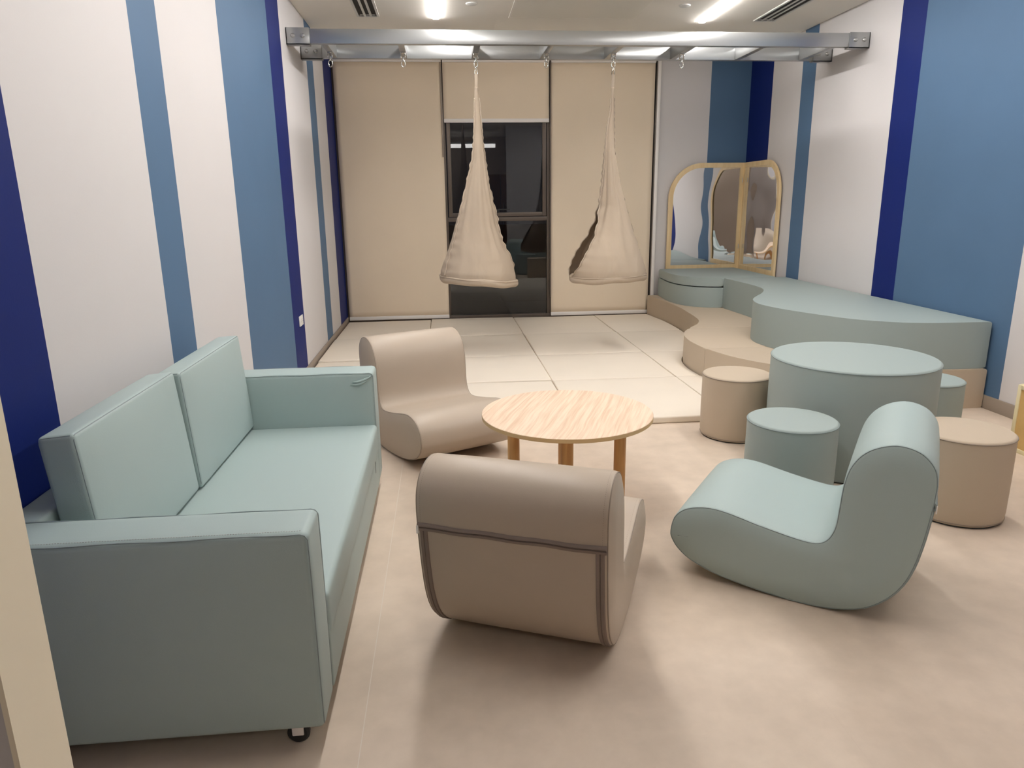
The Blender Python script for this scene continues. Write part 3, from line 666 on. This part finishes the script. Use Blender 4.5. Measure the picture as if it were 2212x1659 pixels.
def make_rocker(label, m, ms, mz, loc, rz):
    t = thing('rocking_seat', label, 'rocking chair', loc, rz)
    bm = bmesh.new(); hw = RW/2; n = len(RC)
    # normals of the outline (in s,z)
    nor = []
    for i in range(n):
        a, b = RC[i-1], RC[(i+1) % n]; d = Vector((b[0]-a[0], b[1]-a[1])).normalized(); nor.append(Vector((-d.y, d.x)))
    ctr = Vector((-.1, .2))
    area = sum(RC[i][0]*RC[(i+1) % n][1]-RC[(i+1) % n][0]*RC[i][1] for i in range(n))
    if area < 0: nor = [-v_ for v_ in nor]      # now pointing inward
    r = .014
    def ring(y, ins): return [bm.verts.new((RC[i][0]+nor[i].x*ins, y, RC[i][1]+nor[i].y*ins)) for i in range(n)]
    steps = []
    for k in range(4):
        a = math.pi/2*k/3; steps.append((-hw+r-r*math.sin(math.pi/2-a), r-r*math.cos(math.pi/2-a)))
    # from cap edge to side: cap inset r at y=-hw ; round to (hw-r) at inset 0
    caps = [(-hw-.012, .085), (-hw-.011, .06), (-hw-.007, .038), (-hw-.003, .022)]
    ys = caps+steps
    rings = [ring(y, ins) for y, ins in ys]
    for k in range(1, 5): rings.append(ring(-hw+r+(RW-2*r)*k/5, -.002))
    rings += [ring(-y, ins) for y, ins in reversed(ys)]
    for A, B in zip(rings, rings[1:]):
        for i in range(n): bm.faces.new((A[i], A[(i+1) % n], B[(i+1) % n], B[i]))
    bm.faces.new(rings[0]); bm.faces.new(rings[-1][::-1])
    bmesh.ops.triangulate(bm, faces=[f for f in bm.faces if len(f.verts) > 4])
    finish('body', bm, m, t, 50)
    for s in (-1, 1):
        bm = bmesh.new(); tube(bm, [(RC[i][0]+nor[i].x*.0038, s*(hw-.0042), RC[i][1]+nor[i].y*.0038) for i in range(n)], .0021, True, 6)
        finish('piping', bm, ms, t, 60)
        bm = bmesh.new()
        for i in range(0, n):
            for q in (.0, .5):
                j = (i+1) % n; a = Vector((RC[i][0], RC[i][1])).lerp(Vector((RC[j][0], RC[j][1])), q); d = (Vector(RC[j])-Vector(RC[i])).normalized()*.0035
                N_ = -nor[i]*.0016
                vs = [bm.verts.new((a.x+e*d.x+N_.x, s*(hw-.020+u), a.y+e*d.y+N_.y)) for e, u in ((0, 0), (1, 0), (1, .0012), (0, .0012))]
                bm.faces.new(vs)
        o = finish('stitching', bm, ms, t); o['kind'] = 'stuff'
    # zip tape : across the back and down both sides
    back = [i for i in range(n) if RC[i][0] > .05 and .012 < RC[i][1] < .497 and RC[i][0] > .0]
    back.sort(key=lambda i: -RC[i][1])
    def strip(i_list, y0, y1, h_, name):
        bm = bmesh.new(); rows = []
        for i in i_list:
            p = Vector(RC[i])-nor[i]*h_; p0 = Vector(RC[i])+nor[i]*.001
            rows.append([bm.verts.new((p0.x, y0, p0.y)), bm.verts.new((p.x, y0+.003, p.y)), bm.verts.new((p.x, (y0+y1)/2-.002, p.y)), bm.verts.new((p.x-(-nor[i]).x*.003, (y0+y1)/2, p.y-(-nor[i]).y*.003)), bm.verts.new((p.x, (y0+y1)/2+.002, p.y)), bm.verts.new((p.x, y1-.003, p.y)), bm.verts.new((p0.x, y1, p0.y))])
        for A, B in zip(rows, rows[1:]):
            for k in range(6): bm.faces.new((A[k], A[k+1], B[k+1], B[k]))
        return finish(name, bm, mz, t, 50)
    strip(back, -hw+.012, -hw+.042, .0045, 'zip_tape'); strip(back, hw-.042, hw-.012, .0045, 'zip_tape')
    bm = bmesh.new(); N_ = 26
    z0_, xb = .492, interp([(RC[i][1], RC[i][0]) for i in range(n) if RC[i][0] > .1], .49)
    prof = [(xb+.0005, -.014), (xb+.006, -.012), (xb+.0075, -.003), (xb+.003, 0), (xb+.0095, .004), (xb+.0075, .013), (xb+.0005, .016)]
    rows = [[bm.verts.new((a, -hw+.006+(RW-.012)*k/N_, z0_+b+.0015*math.sin(k*.8))) for a, b in prof] for k in range(N_+1)]
    for A, B in zip(rows, rows[1:]):
        for k in range(len(prof)-1): bm.faces.new((A[k], A[k+1], B[k+1], B[k]))
    bm.faces.new(rows[0]); bm.faces.new(rows[-1][::-1]); finish('zip_flap', bm, mz, t, 60)
    bm = bmesh.new(); box(bm, xb+.006, xb+.010, -hw+.004, -hw+.012, .47, .50, .001); finish('zip_pull', bm, BAR, t)
    return t
make_rocker('teal leatherette rocking seat facing the round wooden table, beside the drum stools', LEATHER_T, SEAM_T, SEAM_T, (1.664, 2.566, 0), math.radians(-35.6))
make_rocker('taupe leatherette rocking seat seen from behind, nearest the camera', LEATHER_B, SEAM_B, ZIP_B, (.272, 2.334, 0), math.radians(-113))
make_rocker('taupe leatherette rocking seat between the sofa and the round table, facing the camera', LEATHER_B, SEAM_B, ZIP_B, (-.19, 4.706, 0), math.radians(116.8))

# ------------------------------------------------------------ drum table and stools
def drum(name, x, y, r, H, m, ms, label, cat, grp=None):
    t = thing(name, label, cat, (x, y, 0), group=grp); q = .014
    bm = bmesh.new()
    prof = [(0, .006), (r-.012, .006), (r-.006, .010), (r-.003, .02), (r, .05), (r+.001, H*.5), (r, H-.045), (r-.001, H-q)]+[(r-q+q*math.cos(a), H-q+q*math.sin(a)) for a in [math.radians(d) for d in (25, 50, 75, 90)]]+[(r*.85, H+.002), (r*.5, H+.005), (0, H+.006)]
    lathe(bm, prof, 96); finish('padded_body', bm, m, t, 50)
    bm = bmesh.new(); tube(bm, [((r-.0005)*math.cos(2*math.pi*k/96), (r-.0005)*math.sin(2*math.pi*k/96), H-q*.75) for k in range(96)], .003, True, 6); finish('top_piping', bm, ms, t, 60)
    bm = bmesh.new(); lathe(bm, [(0, 0), (r-.014, 0), (r-.010, .003), (r-.010, .0065), (0, .0065)], 64); finish('base_pad', bm, BLACK, t, 40)
    bm = bmesh.new(); tube(bm, [((r-.003)*math.cos(2*math.pi*k/96), (r-.003)*math.sin(2*math.pi*k/96), .018) for k in range(96)], .003, True, 6); finish('bottom_piping', bm, ms, t, 60)
    bm = bmesh.new(); a = math.radians(20); tube(bm, [((r+.001)*math.cos(a), (r+.001)*math.sin(a), .03), ((r+.002)*math.cos(a), (r+.002)*math.sin(a), H-.03)], .002); finish('side_seam', bm, ms, t, 60)
    return t
drum('drum_table', 2.385, 3.911, .458, .64, FOAM_T, SEAM_T, 'large round teal padded drum table ringed by low stools', 'table')
drum('drum_stool', 1.785, 3.415, .226, .43, FOAM_T, SEAM_T, 'teal drum stool in front of the big drum table, left of the teal rocking seat', 'stool', 'teal drum stools')
drum('drum_stool', 3.115, 4.243, .215, .40, FOAM_T, SEAM_T, 'teal drum stool half hidden behind the right edge of the big drum table', 'stool', 'teal drum stools')
drum('drum_stool', 1.915, 4.455, .222, .425, FOAM_B, SEAM_B, 'taupe drum stool left of the big drum table, by the cream mats', 'stool', 'taupe drum stools')
drum('drum_stool', 2.522, 3.124, .221, .435, FOAM_B, SEAM_B, 'taupe drum stool on the right, behind the teal rocking seat', 'stool', 'taupe drum stools')

# ------------------------------------------------------------ round wooden table
tb = thing('round_table', 'low round table with pale oak top and pine legs among the rocking seats', 'table', (.600, 3.470, 0))
bm = bmesh.new(); R = .437
lathe(bm, [(0, .478), (R-.002, .478), (R, .480), (R, .498), (R-.002, .5), (0, .5)], 96)
bm.normal_update()
for f in bm.faces:
    if abs(f.normal.z) < .5 or f.calc_center_median().z < .49: f.material_index = 1
finish('tabletop', bm, [OAK, OAKEDGE], tb, 40)
for dx, dy in ((-.275, .02), (.275, -.03), (-.045, -.27), (.03, .27)):
    bm = bmesh.new(); lathe(bm, [(0, 0), (.029, 0), (.031, .004), (.031, .477), (0, .477)], 24, dx, dy); finish('leg', bm, PINE, tb, 40)

# ------------------------------------------------------------ storage box, right edge
sb = thing('storage_box', 'pale plywood box with honey coloured panel at the right edge', 'cabinet', (3.735, 3.45, 0))
bm = bmesh.new(); hx, y0, y1 = .245, -.50, .487
box(bm, -hx+.012, hx, y0+.01, y1-.01, .01, .41)
finish('carcass', bm, PLY, sb)
bm = bmesh.new(); e = .026
box(bm, -hx, -hx+.014, y1-e, y1, 0, .42, .002); box(bm, -hx, -hx+.014, y0, y0+e, 0, .42, .002); box(bm, -hx, -hx+.014, y0+e, y1-e, .0, e, .002); box(bm, -hx, -hx+.014, y0+e, y1-e, .42-e, .42, .002)
finish('face_frame', bm, PLYEDGE, sb, 40)
boxo('side_panel', HONEY, sb, -hx+.006, -hx+.0115, y0+e, y1-e, e, .42-e)
boxo('top_board', PLYEDGE, sb, -hx+.0145, hx, y0, y1, .41, .422, .002)
t = thing('box_cushion', 'taupe padded cushion on top of the plywood box', 'cushion', (3.75, 3.46, .4225))
bm = soft_box(.46, .94, .075, .02, (0, 0, .006), 6, center=(0, 0, .038))
for v_ in bm.verts: v_.co.z = max(.0005, v_.co.z)
finish('cushion_cover', bm, FOAM_B, t, 60)

# ------------------------------------------------------------ wall sockets
def socket(y, z, label):
    t = thing('wall_socket', label, 'socket', (XL, y, z))
    boxo('plate', PLATE, t, .0005, .010, -.075, .075, -.045, .045, .003)
    for dy in (-.035, .035):
        bm = bmesh.new(); box(bm, .010, .0125, dy-.022, dy+.022, -.024, .024, .001); o = finish('outlet', bm, PLATE, t, 40)
        bm = bmesh.new()
        for a, b_ in ((0, .010), (-.008, -.006), (.008, -.006)): box(bm, .0126, .013, dy+a-.0016, dy+a+.0016, b_-.004, b_+.004)
        finish('pin_hole', bm, BLACK, o)
socket(6.44, .545, 'white double power socket on the navy stripe of the left wall')
